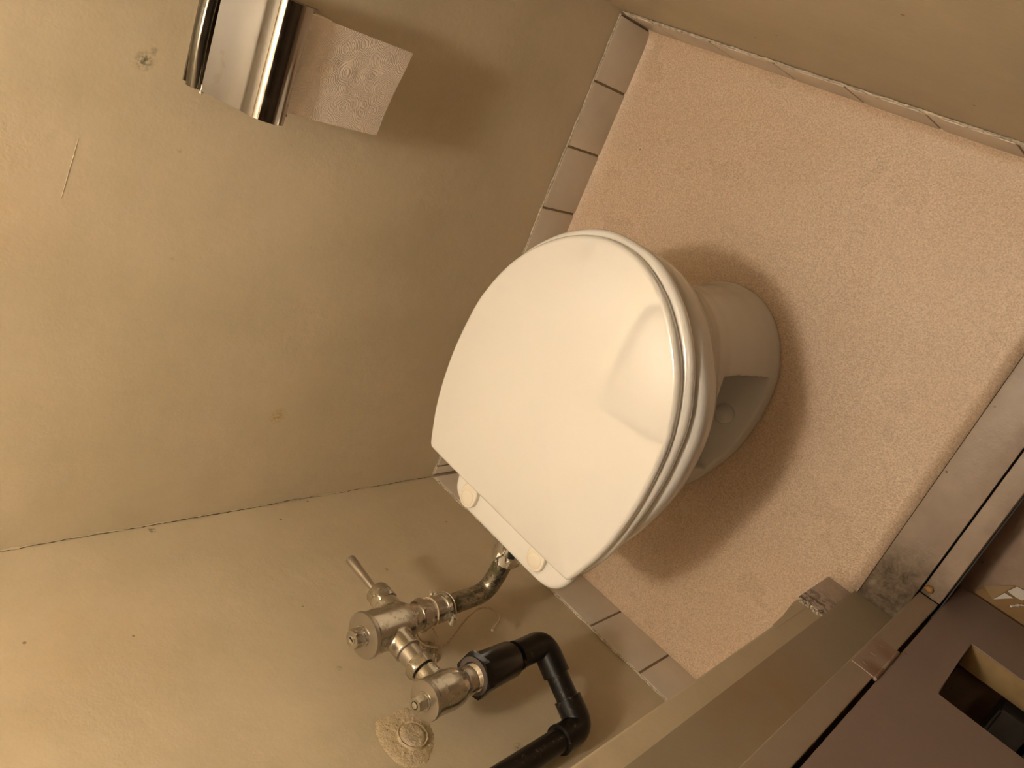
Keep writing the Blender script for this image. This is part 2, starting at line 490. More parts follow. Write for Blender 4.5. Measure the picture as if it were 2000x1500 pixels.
tube(bm, [(WL + .0002, .5840 - .0088 * i + rs.uniform(-.0006, .0006), .9100 + .0009 * i) for i in range(9)], [.0002] + [.00045] * 7 + [.0002], 6)
structure(mk('trim_15', bm, 'bead', None, 50), 'pale scratch ridge in the wall paint')
# cracked filler in the corner between left and back wall
bm = bmesh.new(); P = []; Rr = []
for i in range(170):
    z = .112 + i * .0068
    P.append((WL + .0012 + random.uniform(-.0008, .0008), WL + .0012 + random.uniform(-.0010, .0010), z)); Rr.append(random.uniform(.0008, .0022))
tube(bm, P, Rr, 6)
o = structure(mk('trim_6', bm, 'wall', None, 50), 'cracked paint filler in the wall corner')
bm = bmesh.new(); P = []; Rr = []; off = 0
for i in range(230):
    z = .115 + i * .0046
    off = max(-.002, min(.002, off + random.uniform(-.0007, .0007)))
    P.append((WL + .0028, WL + .0028 + off, z)); Rr.append(random.choice((.0002, .0004, .0006, .0007, .0003)))
tube(bm, P, Rr, 5)
mk('crack', bm, 'crack', o)

# doorway: frame, hinge post, head, two-strip sill
bm = bmesh.new()
box(bm, DX1, .862, .300, .326, 0, 1.93, .0012)
box(bm, DX1, .862, .3265, .978, 1.905, 1.9295, .0012)
structure(mk('trim_7', bm, 'frame'), 'brown painted door frame lining')
bm = bmesh.new()
box(bm, .8625, .8915, .300, .385, .0, 1.93, .0012)
box(bm, .8625, .8915, .3855, .978, 1.885, 1.9295, .0012)
structure(mk('trim_8', bm, 'post'), 'brown painted door post carrying the hinge')
bm = bmesh.new()
box(bm, .796, .8605, .3262, .9855, -.06, .003, .0018)
o = structure(mk('trim_9', bm, 'sill', None, 40), 'worn painted timber door sill with black grime')
bm = bmesh.new()
box(bm, .8630, .8925, .3855, .9855, -.06, -.0005, .0018)
structure(mk('trim_10', bm, 'sill', None, 40), 'outer strip of the painted door sill')
bm = bmesh.new(); box(bm, .791, .8915, .3262, .9855, -.15, -.061)
box(bm, .8600, .8640, .3262, .9855, -.061, -.010)
structure(mk('trim_11', bm, 'dark'), 'dark riser under the sill')

# hall outside, one step lower
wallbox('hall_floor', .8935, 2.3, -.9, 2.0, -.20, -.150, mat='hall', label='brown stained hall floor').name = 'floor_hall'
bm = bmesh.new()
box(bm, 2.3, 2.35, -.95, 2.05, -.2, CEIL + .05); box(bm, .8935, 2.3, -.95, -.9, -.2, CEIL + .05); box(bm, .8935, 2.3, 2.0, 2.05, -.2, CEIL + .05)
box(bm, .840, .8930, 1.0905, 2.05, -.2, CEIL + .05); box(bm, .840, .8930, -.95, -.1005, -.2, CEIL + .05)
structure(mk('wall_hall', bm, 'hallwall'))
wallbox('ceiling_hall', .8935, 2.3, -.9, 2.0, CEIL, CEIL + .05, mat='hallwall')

# open door leaf with a square vent hole
DY0, DY1 = .349, .385
bm = bmesh.new()
x0, x1, z0, z1 = .8965, 1.62, -.138, 1.88
hx0, hx1, hz0, hz1 = .952, 1.22, .053, .252
pts_o = [(x0, z0), (x1, z0), (x1, z1), (x0, z1)]
pts_i = [(hx0, hz0), (hx1, hz0), (hx1, hz1), (hx0, hz1)]
V = {}
for nm, pts in (('o', pts_o), ('i', pts_i)):
    for k, (x, z) in enumerate(pts):
        for s, y in ((0, DY0), (1, DY1)): V[nm, k, s] = bm.verts.new((x, y, z))
for k in range(4):
    j = (k + 1) % 4
    for s in (0, 1): bm.faces.new((V['o', k, s], V['o', j, s], V['i', j, s], V['i', k, s]))
    bm.faces.new((V['o', k, 0], V['o', j, 0], V['o', j, 1], V['o', k, 1]))
    f = bm.faces.new((V['i', k, 0], V['i', j, 0], V['i', j, 1], V['i', k, 1])); f.material_index = 1
es = [e for e in bm.edges if all(abs(vv.co.y - DY1) < 1e-6 for vv in e.verts) and e.is_manifold and len({round(vv.co.x, 4) for vv in e.verts} | set()) <= 2 and
      ((e.verts[0].co.x == e.verts[1].co.x) or (e.verts[0].co.z == e.verts[1].co.z))]
bmesh.ops.bevel(bm, geom=es, offset=.0015, segments=2, affect='EDGES')
door = structure(mk('door_1', bm, ['door', 'raw']), 'open brown painted door leaf with a square hole')
# hinge on the post and door edge
bm = bmesh.new(); box(bm, .8645, .8925, .3842, .3859, .226, .327, .0006)
hinge = mk('hinge', bm, 'rust', door)
bm = bmesh.new()
for k in range(3): lathe(bm, (.8938, .3842, .2275 + k * .0335), (0, 0, 1), [(0, .0020), (.0005, .0026), (.0315, .0026), (.032, .0020)], 14)
mk('hinge_knuckle', bm, 'rust', hinge, 40)
bm = bmesh.new()
for zz in (.243, .277, .311): lathe(bm, (.876, .3856, zz), (0, 1, 0), [(0, .0030), (.0005, .0028), (.0007, .0015)], 16)
mk('hinge_screw', bm, 'rust', hinge, 40)

# ------------------------------------------------------------------ wall filler
def blob(cx, cz, pts, h, seedv, y0=WL):
    rnd = random.Random(seedv)
    ring = catmull([(x, 0, z) for x, z in pts], 8, True)
    bm = bmesh.new(); rings = []
    for t, hh in ((1.0, -.0015), (.96, .2), (.88, .55), (.74, .75), (.58, .85), (.42, 1), (.25, .92), (.1, .95)):
        r = []
        for p in ring:
            x = cx + (p.x - cx) * t; z = cz + (p.z - cz) * t
            j = rnd.uniform(-.25, .25) * h if t < 1 else 0
            r.append((x + rnd.uniform(-1, 1) * .0007, y0 + hh * h + j, z + rnd.uniform(-1, 1) * .0007))
        rings.append(r)
    loft(bm, rings); return bm
pts = [(.469, .599), (.467, .575), (.467, .545), (.479, .532), (.505, .529), (.528, .538), (.543, .555), (.553, .574), (.546, .600), (.527, .611), (.496, .612)]
patch = structure(mk('trim_12', blob(.508, .570, pts, .0028, 3), 'filler', None, 80), 'rough yellow filler around an old pipe stub')
bm = bmesh.new()
rnd = random.Random(5)
prof = [(-.004, .0185), (.002, .0190), (.0042, .0180), (.0030, .0165), (.0028, .0160), (.0052, .0145), (.0056, .010), (.0050, .004), (.0054, .0001)]
o_ = Vector((.511, WL + .002, .566)); n = 48; rings = []
for t, r in prof: rings.append([o_ + Vector((1.18 * r * math.cos(2 * PI * i / n) * (1 + rnd.uniform(-.04, .04)), t + rnd.uniform(-.0004, .0004), 1.18 * r * math.sin(2 * PI * i / n) * (1 + rnd.uniform(-.04, .04)))) for i in range(n)])
loft(bm, rings); mk('plugged_pipe_stub', bm, 'filler', patch, 60)
structure(mk('trim_13', blob(.398, .442, [(.376, .443), (.384, .428), (.404, .428), (.421, .445), (.412, .458), (.390, .456)], .007, 9), 'filler', None, 80), 'small lump of yellow filler behind the valve')

# ------------------------------------------------------------------ toilet
T = empty('toilet', (.387, .27, 0), -.0338)
tag(T, 'white toilet with closed oval lid standing on the beige floor', 'toilet')
def half(tab, n=26, dz=0):
    """closed outline from a right-hand half profile (v, u), mirrored"""
    R = catmull([(u, v, 0) for v, u in tab], 8)
    L = [Vector((-p.x, p.y, 0)) for p in reversed(R)]
    pts = R + [p for p in L if abs(p.x) > 1e-4]
    # resample evenly
    P = pts + [pts[0]]; d = [0]
    for a, b_ in zip(P, P[1:]): d.append(d[-1] + (b_ - a).length)
    out = []; N = 160; k = 0
    for i in range(N):
        s = d[-1] * i / N
        while d[k + 1] < s: k += 1
        t = (s - d[k]) / max(d[k + 1] - d[k], 1e-9); out.append(P[k].lerp(P[k + 1], t))
    return out
def inset(pts, a):
    n = len(pts); out = []
    for i, p in enumerate(pts):
        t = (pts[(i + 1) % n] - pts[i - 1]).normalized()
        nn = Vector((t.y, -t.x, 0))
        out.append(p - nn * a)
    return out
lid_tab = [(-.006, .0), (-.006, .10), (-.005, .152), (.000, .160), (.03, .171), (.06, .180), (.1, .187), (.15, .191), (.2, .1895), (.24, .185), (.27, .177), (.3, .1655), (.33, .149), (.36, .125), (.385, .098), (.403, .070), (.415, .042), (.420, .02), (.4215, 0)]
seat_tab = [(-.004, .0), (-.004, .10), (0, .152), (.006, .162), (.03, .173), (.06, .183), (.1, .190), (.15, .1955), (.2, .1955), (.25, .190), (.28, .1825), (.3, .1745), (.33, .159), (.355, .142), (.38, .119), (.395, .101), (.41, .078), (.422, .052), (.4275, .028), (.429, 0)]
bowl_tab = [(-.015, 0), (-.015, .09), (-.010, .142), (.010, .160), (.05, .172), (.1, .190), (.15, .201), (.19, .204), (.23, .202), (.26, .197), (.29, .187), (.32, .171), (.34, .155), (.355, .143), (.375, .123), (.39, .102), (.407, .075), (.416, .05), (.421, .025), (.422, 0)]
foot_tab = [(-.05, 0), (-.05, .03), (-.045, .045), (-.02, .058), (.02, .075), (.058, .098), (.115, .121), (.15, .130), (.19, .134), (.23, .134), (.268, .1285), (.30, .118), (.342, .092), (.365, .068), (.38, .042), (.387, .02), (.388, 0)]
LID = half(lid_tab); SEAT = half(seat_tab); BOWL = half(bowl_tab); FOOT = half(foot_tab)
CV = .205
def dome(p, z, h):
    rr = (p.x / .19) ** 2 + ((p.y - CV) / .215) ** 2
    return z - h * min(rr, 1.3)
# lid
ZT, DH = .4335, .0210
rings = []
def lvl(src, a, z): return [Vector((p.x, p.y, z)) for p in inset(src, a)]
rings.append(lvl(LID, .010, .4125)); rings.append(lvl(LID, .002, .4125)); rings.append(lvl(LID, .0004, .4140))
rings.append(lvl(LID, 0, .4165)); rings.append(lvl(LID, 0, .4200))
for k in range(1, 7):
    th = k / 6 * PI / 2; a = .0075 * (1 - math.cos(th))
    q = inset(LID, a); z_ = .4200 + .0075 * math.sin(th)
    rings.append([Vector((p.x, p.y, z_)) for p in q])
base = inset(LID, .0075)
for k in range(1, 12):
    t = 1 - k / 12
    r = []
    for p in base:
        q = Vector((p.x * t, CV + (p.y - CV) * t, 0)); r.append(Vector((q.x, q.y, .4275 + DH * (1 - t ** 2))))
    rings.append(r)
bm = bmesh.new(); loft(bm, rings)
mk('lid', bm, 'plastic', T, 60)
# seat ring
inner = [Vector((p.x * .56, CV + (p.y - CV) * .60, 0)) for p in SEAT]
prof = [(.006, .3955), (.0015, .3965), (0, .3985), (0, .4030), (.0010, .4065), (.0035, .4090), (.0080, .4105), (.020, .4110)]
rings = [[Vector((p.x, p.y, z)) for p in inset(SEAT, a)] for a, z in prof]
rings += [[Vector((p.x, p.y, z)) for p in inset(inner, -a)] for a, z in ((.006, .4105), (0, .405), (0, .399), (.004, .3955))]
bm = bmesh.new(); R = loft(bm, rings, True, False, False)
for i in range(len(R[0])): bm.faces.new((R[-1][i], R[-1][(i + 1) % len(R[0])], R[0][(i + 1) % len(R[0])], R[0][i]))
seat = mk('seat', bm, 'plastic', T, 60)
for u, v_ in ((-.10, .345), (.10, .345), (-.14, .09), (.14, .09)):
    bm = bmesh.new()
    box(bm, u - .012, u + .012, v_ - .006, v_ + .006, .3895, .3965, .002)
    mk('seat_buffer', bm, 'cap', T)
# hinge cover strip
S = [(-.098, .035), (-.0985, .01), (-.098, -.015), (-.093, -.036), (-.080, -.049), (-.060, -.0545), (-.03, -.055), (.0, -.055), (.03, -.055), (.06, -.055), (.085, -.055), (.105, -.0545), (.125, -.051), (.142, -.040), (.152, -.022), (.155, .0), (.155, .035)]
cm = catmull([(a, b_, 0) for a, b_ in S], 6)
cm = cm[::-1] if False else cm
cm = [p for i, p in enumerate(cm)]
rings = []
for a, z in ((.006, .3905), (.001, .3915), (0, .394), (0, .402), (.001, .4048), (.003, .4068), (.006, .4078), (.010, .4080)):
    rings.append([Vector((p.x, p.y, z)) for p in inset(cm, -a if False else a)])
bm = bmesh.new(); loft(bm, rings)
strip = mk('hinge_cover', bm, 'plastic', T, 60)
for u, v_ in ((-.057, -.031), (.094, -.026)):
    bm = bmesh.new()
    n = 48; rings = []
    for k, z in ((1, .4070), (1, .4148), (.93, .4160), (.80, .4160), (.79, .4155)):
        r = []
        for i in range(n):
            th = 2 * PI * i / n; x = math.cos(th); y = math.sin(th)
            ext = .010 if y > 0 else 0
            r.append(Vector((u + x * .0160 * k, v_ + y * .0160 * k + ext * (1 if k > .85 else 0) * abs(y) ** .3, z)))
        rings.append(r)
    loft(bm, rings); cap = mk('hinge_cap', bm, 'cap', T, 40)
    bm = bmesh.new(); lathe(bm, (u, v_, .4135), (0, 0, 1), [(0, .0120), (.0025, .0120), (.0031, .0112), (.0033, .004), (.0033, .0001)], 40)
    mk('cap_disc', bm, 'cap', cap, 40)
# porcelain body: skirted foot, waist and bowl grown into one surface
def mixring(A, B, t, z): return [Vector((a.x * (1 - t) + b_.x * t, a.y * (1 - t) + b_.y * t, z)) for a, b_ in zip(A, B)]
def scaled(src, su, sv, v0, vo=0): return [Vector((p.x * su, v0 + (p.y - v0) * sv + vo, 0)) for p in src]
W = scaled(FOOT, .80, .93, .17, .0)
lv = [(FOOT, 0, .001), (scaled(FOOT, .995, .998, .17), 0, .012), (scaled(FOOT, .97, .985, .17), 0, .022), (scaled(FOOT, .925, .965, .17), 0, .05),
      (scaled(FOOT, .875, .945, .17), 0, .10), (scaled(FOOT, .84, .935, .17), 0, .15)]
rings = [[Vector((p.x, p.y, z)) for p in r] for r, _, z in lv]
Wt = lv[-1][0]
for t, z in ((.03, .19), (.12, .22), (.28, .25), (.50, .28), (.72, .305), (.89, .33), (.97, .348), (1.0, .365), (1.0, .378), (.985, .386), (.93, .3895)):
    if z > .38: rings.append([Vector((p.x * t, CV + (p.y - CV) * t, z)) for p in BOWL])
    else: rings.append(mixring(Wt, BOWL, t, z))
bm = bmesh.new(); loft(bm, rings)
bmesh.ops.triangulate(bm, faces=[f for f in bm.faces if len(f.verts) > 4])
body = mk('bowl', bm, 'porc', T)
cut_objs = []
bm = bmesh.new()
for s in (1, -1):
    ring0 = [(.040, .095), (.20, .085), (.20, .283), (.043, .283)]
    lo = [Vector((s * a, b_, .026)) for a, b_ in ring0]
    hi = [Vector((s * (a + (.025 if a < .1 else 0)), b_ + (.012 if b_ < .2 else -.002), .165)) for a, b_ in ring0]
    loft(bm, [lo, hi])
cut = mk('cutter', bm, 'porc', T)
bpy.context.view_layer.update()
md = body.modifiers.new('b', 'BOOLEAN'); md.operation = 'DIFFERENCE'; md.solver = 'EXACT'; md.object = cut
bake(body); bpy.data.objects.remove(cut)
melt(body, .0032, 4)
# shallow well round the bolts, bolt caps, water inlet spud, small oval plugs
for s in (1, -1):
    bm = bmesh.new(); lathe(bm, (s * .084, .191, .0255), (0, 0, 1), [(0, .0180), (.003, .0180), (.007, .0170), (.012, .0138), (.0155, .0085), (.017, .0001)], 32)
    mk('bolt_cap', bm, 'porc', T, 50)
bm = bmesh.new()
n = 32; rings = []
for k, dz in ((1, 0), (.95, .0012), (.6, .0018), (.05, .002)):
    rings.append([Vector((.006 + .0085 * k * math.cos(2 * PI * i / n), .3745 + dz * .6 + .001, .0215 + .0045 * k * math.sin(2 * PI * i / n))) for i in range(n)])
loft(bm, rings); mk('oval_plug', bm, 'porc', T, 50)
bm = bmesh.new(); lathe(bm, (.003, -.035, .336), (0, 1, 0), [(0, .024), (.004, .026), (.05, .027), (.10, .03)], 32)
mk('inlet_spigot', bm, 'porc', T, 50)

# ------------------------------------------------------------------ flush valve
VX, VY = .392, .085
F = empty('flush_valve', (VX, VY, .55))
tag(F, 'worn nickel flush valve with side lever above the toilet inlet pipe', 'flush valve')
def fp(name, bm, mat, parent=F, smooth=35):
    o = mk(name, bm, mat, None, smooth)
    o.parent = parent
    off = Vector((VX, VY, .55)); o.data.transform(Matrix.Translation(-off))
    return o
O = (VX, VY, 0)
bm = bmesh.new()
lathe(bm, O, (0, 0, 1), [(.500, .0205), (.510, .0210), (.518, .0240), (.527, .0290), (.540, .0305), (.594, .0310)], 48)
lathe(bm, (VX, VY, .556), (1, 0, 0), [(0, .019), (.025, .0195), (.048, .0190)], 40)
lathe(bm, (VX, VY, .531), (-1, 0, 0), [(0, .0200), (.030, .0185), (.043, .0172)], 40)
bd = fp('valve_body', bm, 'chrome'); melt(bd, .0014, 10)
bm = bmesh.new(); lathe(bm, O, (0, 0, 1), [(.5935, .0315), (.5945, .0327), (.598, .0329), (.6005, .0320), (.6012, .026), (.6014, .001)], 56)
capd = fp('top_cap', bm, 'satin')
bm = bmesh.new(); lathe(bm, O, (0, 0, 1), [(.601, .0150), (.6035, .0146), (.604, .012)], 32); hexnut(bm, O, (0, 0, 1), .6035, .6190, .0138, .0012, .3)
nut = fp('cap_nut', bm, 'chrome', capd)
bm = bmesh.new(); lathe(bm, O, (0, 0, 1), [(.6185, .0060), (.6200, .0058), (.6200, .0045), (.6194, .0040), (.6194, .0001)], 24)
fp('adjusting_screw', bm, 'bright', nut)
bm = bmesh.new(); box(bm, VX - .0045, VX + .0045, VY - .0007, VY + .0007, .6193, .6202)
fp('screw_slot', bm, 'dark', nut, None)
# lever side
LO = (VX, VY, .529)
bm = bmesh.new(); hexnut(bm, LO, (-1, 0, 0), .041, .056, .0208, .003, .2)
lathe(bm, LO, (-1, 0, 0), [(.055, .0185), (.065, .0180), (.0685, .0158), (.0705, .0090), (.0712, .0060), (.0713, .001)], 40)
bn = fp('bonnet_nut', bm, 'chrome')
bm = bmesh.new(); lathe(bm, (.326, VY, .530), (-1, 0, -.035), [(0, .0048), (.010, .0052), (.066, .0080), (.073, .0083), (.0755, .0076), (.0765, .005), (.0768, .0005)], 28)
fp('handle', bm, 'satin')
# inlet side
IO = (VX, VY, .556)
bm = bmesh.new(); lathe(bm, IO, (1, 0, 0), [(.0475, .0196), (.049, .0196), (.050, .0170), (.050, .0163), (.076, .0163)], 40)
fp('sleeve', bm, 'satin')
bm = bmesh.new(); hexnut(bm, IO, (1, 0, 0), .0695, .0850, .0218, .003, .1)
fp('coupling_nut', bm, 'chrome')
SX = .5185
bm = bmesh.new()
lathe(bm, (SX, VY, 0), (0, 0, 1), [(.5035, .0205), (.513, .0205), (.519, .0195), (.526, .0235), (.535, .0262), (.548, .0275), (.560, .0268), (.568, .0262), (.5825, .0262)], 48)
lathe(bm, (SX, VY, .556), (-1, 0, 0), [(0, .0185), (.025, .0180), (.040, .0172)], 40)
sb = fp('stop_valve_body', bm, 'chrome'); melt(sb, .0014, 8)
bm = bmesh.new(); lathe(bm, (SX, VY, 0), (0, 0, 1), [(.5820, .0265), (.583, .0274), (.586, .0275), (.5880, .0266), (.5885, .02), (.5887, .001)], 48)
sd_ = fp('stop_cap', bm, 'satin')
bm = bmesh.new(); lathe(bm, (SX, VY, 0), (0, 0, 1), [(.588, .0128), (.5905, .0124), (.591, .011)], 32); hexnut(bm, (SX, VY, 0), (0, 0, 1), .5905, .6050, .0116, .001, .1)
sn = fp('stop_nut', bm, 'chrome', sd_)
bm = bmesh.new(); lathe(bm, (SX, VY, 0), (0, 0, 1), [(.6045, .0046), (.6056, .0044), (.606, .0030), (.606, .0001)], 24)
fp('adjusting_screw', bm, 'bright', sn)
bm = bmesh.new(); lathe(bm, (SX, VY, 0), (0, 0, 1), [(.6048, .0058), (.6053, .0057), (.6053, .0048), (.6046, .0047)], 24)
fp('screw_ring', bm, 'dark', sn)
bm = bmesh.new()
pr = []
for k in range(5):
    z = .5045 - k * .0022; pr += [(z, .0188), (z - .0011, .0198)]
lathe(bm, (SX, VY, 0), (0, 0, -1), [(-z, r) for z, r in pr], 40)
fp('threaded_nipple', bm, 'thread')
# outlet side
bm = bmesh.new(); hexnut(bm, O, (0, 0, 1), .486, .5015, .0255, .003, .25)
fp('outlet_nut', bm, 'chrome')
bm = bmesh.new(); lathe(bm, O, (0, 0, 1), [(.4440, .0165), (.4450, .0200), (.4520, .0205), (.4530, .0188), (.4560, .0188), (.4570, .0205), (.4700, .0208), (.4870, .0200)], 40)
fp('vacuum_breaker', bm, 'chrome')
bm = bmesh.new(); lathe(bm, O, (0, 0, 1), [(.4465, .0208), (.4465, .0222), (.4525, .0222), (.4525, .0208)], 40)
for sgn in (-1, 1):
    lathe(bm, (VX + sgn * .0275, VY - .008, .4495), (0, 1, 0), [(0, .0045), (.001, .0056), (.013, .0056), (.014, .0045)], 20)
    box(bm, VX + sgn * .0245 - .003, VX + sgn * .0245 + .003, VY - .006, VY + .003, .4465, .4525, .001)
cl = fp('pipe_clamp', bm, 'bright')
bm = bmesh.new()
for sgn in (-1, 1): lathe(bm, (VX + sgn * .0275, VY + .0055, .4495), (0, 1, 0), [(0, .0040), (.003, .0038), (.0035, .002)], 6)
tube(bm, fillet([(VX - .026, VY + .004, .4440), (VX - .012, VY + .021, .4415), (VX + .010, VY + .022, .4415), (VX + .026, VY + .006, .4440)], .012), .0009, 8)
fp('clamp_screw', bm, 'bright', cl)
path = fillet([(VX, VY, .450), (VX, VY, .352), (VX - .001, VY + .045, .3395), (VX - .003, VY + .115, .3365)], .045, 14)
bm = bmesh.new(); tube(bm, path, .0160, 36)
fp('flush_pipe', bm, 'pipe', F, 50)
d_ = (path[-1] - path[-2]).normalized()
ns = Vector((VX - .0015, VY + .062, .3385))
bm = bmesh.new(); hexnut(bm, ns, d_, 0, .019, .0250, .003, .4); lathe(bm, ns, d_, [(-.003, .0180), (.001, .0215)], 32); lathe(bm, ns, d_, [(.018, .0225), (.028, .0235), (.045, .0235)], 32)
fp('inlet_nut', bm, 'bright')

# ------------------------------------------------------------------ black supply pipe
Sx, Sy = .5165, VY
P = empty('water_supply_pipe', (Sx, Sy, .34))
tag(P, 'black plastic water pipe with two elbows running under the stop valve', 'water pipe')
def pp(name, bm, mat='black', parent=P, smooth=40):
    o = mk(name, bm, mat, None, smooth); o.parent = parent
    o.data.transform(Matrix.Translation((-Sx, -Sy, -.34))); return o
bm = bmesh.new(); hexnut(bm, (Sx, Sy, 0), (0, 0, 1), .4840, .4945, .0335, .0008, .25, .975)
lathe(bm, (Sx, Sy, 0), (0, 0, 1), [(.4120, .0200), (.4135, .0235), (.4180, .0262), (.4845, .0285)], 44)
ad = pp('adapter', bm)
bm = bmesh.new(); lathe(bm, (Sx, Sy, 0), (0, 0, 1), [(.4943, .0200), (.4952, .0202), (.4952, .0270), (.4943, .0275)], 44)
pp('adapter_face', bm, 'blackface', ad)
C1 = Vector((.5160, .0850, .338)); C2 = Vector((.631, .0245, .338))
run_ = (C2 - C1).normalized(); L12 = (C2 - C1).length
bm = bmesh.new(); tube(bm, fillet([C1 + Vector((0, 0, .066)), C1, C1 + run_ * .050], .020, 12), .0212, 36)
lathe(bm, C1 + Vector((0, 0, .066)), (0, 0, -1), [(-.001, .0185), (0, .0222), (.004, .0224), (.005, .0212)], 36)
pp('elbow', bm)
bm = bmesh.new(); tube(bm, [C1 + Vector((0, 0, .064)), C1 + Vector((0, 0, .084))], .0180, 32); pp('pipe', bm)
bm = bmesh.new(); tube(bm, [C1 + run_ * .046, C1 + run_ * (L12 - .036)], .0172, 32); pp('pipe', bm)
bm = bmesh.new(); tube(bm, fillet([C1 + run_ * (L12 - .044), C2, C2 + Vector((0, 0, .052))], .020, 12), .0212, 36)
lathe(bm, C2 + Vector((0, 0, .052)), (0, 0, -1), [(-.001, .0185), (0, .0222), (.004, .0224), (.005, .0212)], 36)
pp('elbow', bm)
bm = bmesh.new(); tube(bm, [C2 + Vector((0, 0, .05)), C2 + Vector((0, 0, 1.2))], .0175, 32); pp('pipe', bm)

# ------------------------------------------------------------------ string hanging behind the valve
st = [(.4030, .030, .472), (.412, .030, .465), (.419, .030, .453), (.417, .030, .434), (.406, .030, .407), (.391, .03, .372), (.381, .03, .339), (.38, .03, .318), (.39, .03, .305), (.405, .03, .302), (.415, .03, .311), (.422, .03, .328), (.427, .03, .340)]
st = [(VX - .014, VY - .0175, .4750), (.385, .050, .480), (.392, .036, .478)] + st
bm = bmesh.new(); pth = catmull(st, 6); r = [.0017] * len(pth)
for k in range(1, 9): r[-k] = .0024
tube(bm, pth, r, 8)
ring = [(VX + .0215 * math.cos(a), VY + .0215 * math.sin(a), .4760 + .001 * math.sin(3 * a)) for a in [2 * PI * i / 40 for i in range(41)]]
tube(bm, ring, .0012, 8)
tube(bm, catmull([(VX + .012, VY - .018, .474), (.411, .050, .462), (.413, .030, .452)], 8), .0016, 8)
tag(mk('string', bm, 'string', None, 60), 'loose beige string tied round the flush pipe hanging by the wall', 'string')

# ------------------------------------------------------------------ toilet paper holder and roll
Hh = empty('toilet_paper_holder', (WL, .7405, .75))
tag(Hh, 'chrome covered toilet paper holder fixed on the left wall', 'toilet paper holder')
def hp(name, bm, mat='steel', parent=Hh, smooth=30):
    o = mk(name, bm, mat, None, smooth); o.parent = parent
    o.data.transform(Matrix.Translation((-WL, -.7405, -.75))); return o
Y0, Y1 = .675, .8065
bm = bmesh.new(); box(bm, WL, WL + .0035, Y0 + .002, Y1 - .002, .665, .812, .0012)
back = hp('back_plate', bm)
# rolled top lip that bows away from the wall
bm = bmesh.new(); rings = []
for i in range(17):
    t = i / 16; y = Y0 + (Y1 - Y0) * t; bow = .0045 * math.sin(PI * t)
    rings.append([Vector((WL + .013 + bow * .4 + .0105 * math.cos(a), y, .8035 + bow + .0085 * math.sin(a))) for a in [2 * PI * k / 24 for k in range(24)]])
loft(bm, rings); hp('hinge_barrel', bm, 'oldsteel', Hh, 50)
bm = bmesh.new()
lathe(bm, (.024, Y0 - .0045, .8005), (0, 1, 0), [(0, .0005), (.0008, .0022), (.0025, .0030), (.0045, .0026), (.006, .0016), (.012, .0016)], 18)
hp('hinge_pin', bm, 'bright')
bm = bmesh.new()
prof = [(.0245, .8015), (.050, .7915), (.0780, .7815), (.0810, .7798), (.0835, .7800)]
arc = catmull([(.0835, 0, .7800), (.0950, 0, .7775), (.1040, 0, .7725), (.1095, 0, .7655), (.1120, 0, .7570), (.1110, 0, .7480), (.1065, 0, .7390)], 6)
prof = [(a, b_) for a, b_ in prof] + [(p.x, p.z) for p in arc[1:]]
n = len(prof); ny = 40; Rw = []
for j in range(ny + 1):
    y = Y0 + (Y1 - Y0) * j / ny; row = []
    for i, (x, z) in enumerate(prof):
        zz = z
        if i == n - 1:            # tearing edge cut back for most of the width
            t = (y - Y0) / (Y1 - Y0)
            if .18 < t < .62: x, zz = x + .0012, z + .0040
        row.append(bm.verts.new((x, y, zz)))
    Rw.append(row)
for a, b_ in zip(Rw, Rw[1:]):
    for i in range(n - 1): bm.faces.new((a[i], a[i + 1], b_[i + 1], b_[i]))
bmesh.ops.recalc_face_normals(bm, faces=bm.faces)
bmesh.ops.solidify(bm, geom=list(bm.faces), thickness=.0011)
hp('cover', bm, 'steel', Hh, 35)
for y in (Y0 + .004, Y1 - .0055):
    bm = bmesh.new()
    pr = [(WL + .003, .716), (.050, .708), (.060, .709), (.068, .713), (.072, .720), (.066, .730), (.045, .770), (WL + .003, .790)]
    loft(bm, [[Vector((a, y, b_)) for a, b_ in pr], [Vector((a, y + .0013, b_)) for a, b_ in pr]])
    hp('side_arm', bm)
bm = bmesh.new(); lathe(bm, (.060, Y0 + .0055, .722), (0, 1, 0), [(0, .004), (.003, .0095), (Y1 - Y0 - .014, .0095), (Y1 - Y0 - .0115, .004)], 24)
hp('roller', bm, 'bright')
# the roll with its loose end
TPR = empty('toilet_paper_roll', (.057, .744, .712))
tag(TPR, 'white embossed toilet paper roll with its end hanging below the chrome cover', 'toilet paper')
def tpp(name, bm, mat, smooth=40):
    o = mk(name, bm, mat, None, smooth); o.parent = TPR
    o.data.transform(Matrix.Translation((-.057, -.744, -.712))); return o
bm = bmesh.new()
ya, yb = .6875, .8010
n = 56; rings = []
for y, r in ((ya, .0190), (ya, .0325), (ya + .0008, .0332), (yb - .0008, .0332), (yb, .0325), (yb, .0190)):
    rings.append([Vector((.060 + r * math.cos(2 * PI * i / n), y, .722 + r * math.sin(2 * PI * i / n))) for i in range(n)])
R = loft(bm, rings, True, False, False)
for i in range(n): bm.faces.new((R[-1][i], R[-1][(i + 1) % n], R[0][(i + 1) % n], R[0][i]))
tpp('roll', bm, 'tissue')
bm = bmesh.new(); rings = []; 
rows = 44; cols = 30; G = []
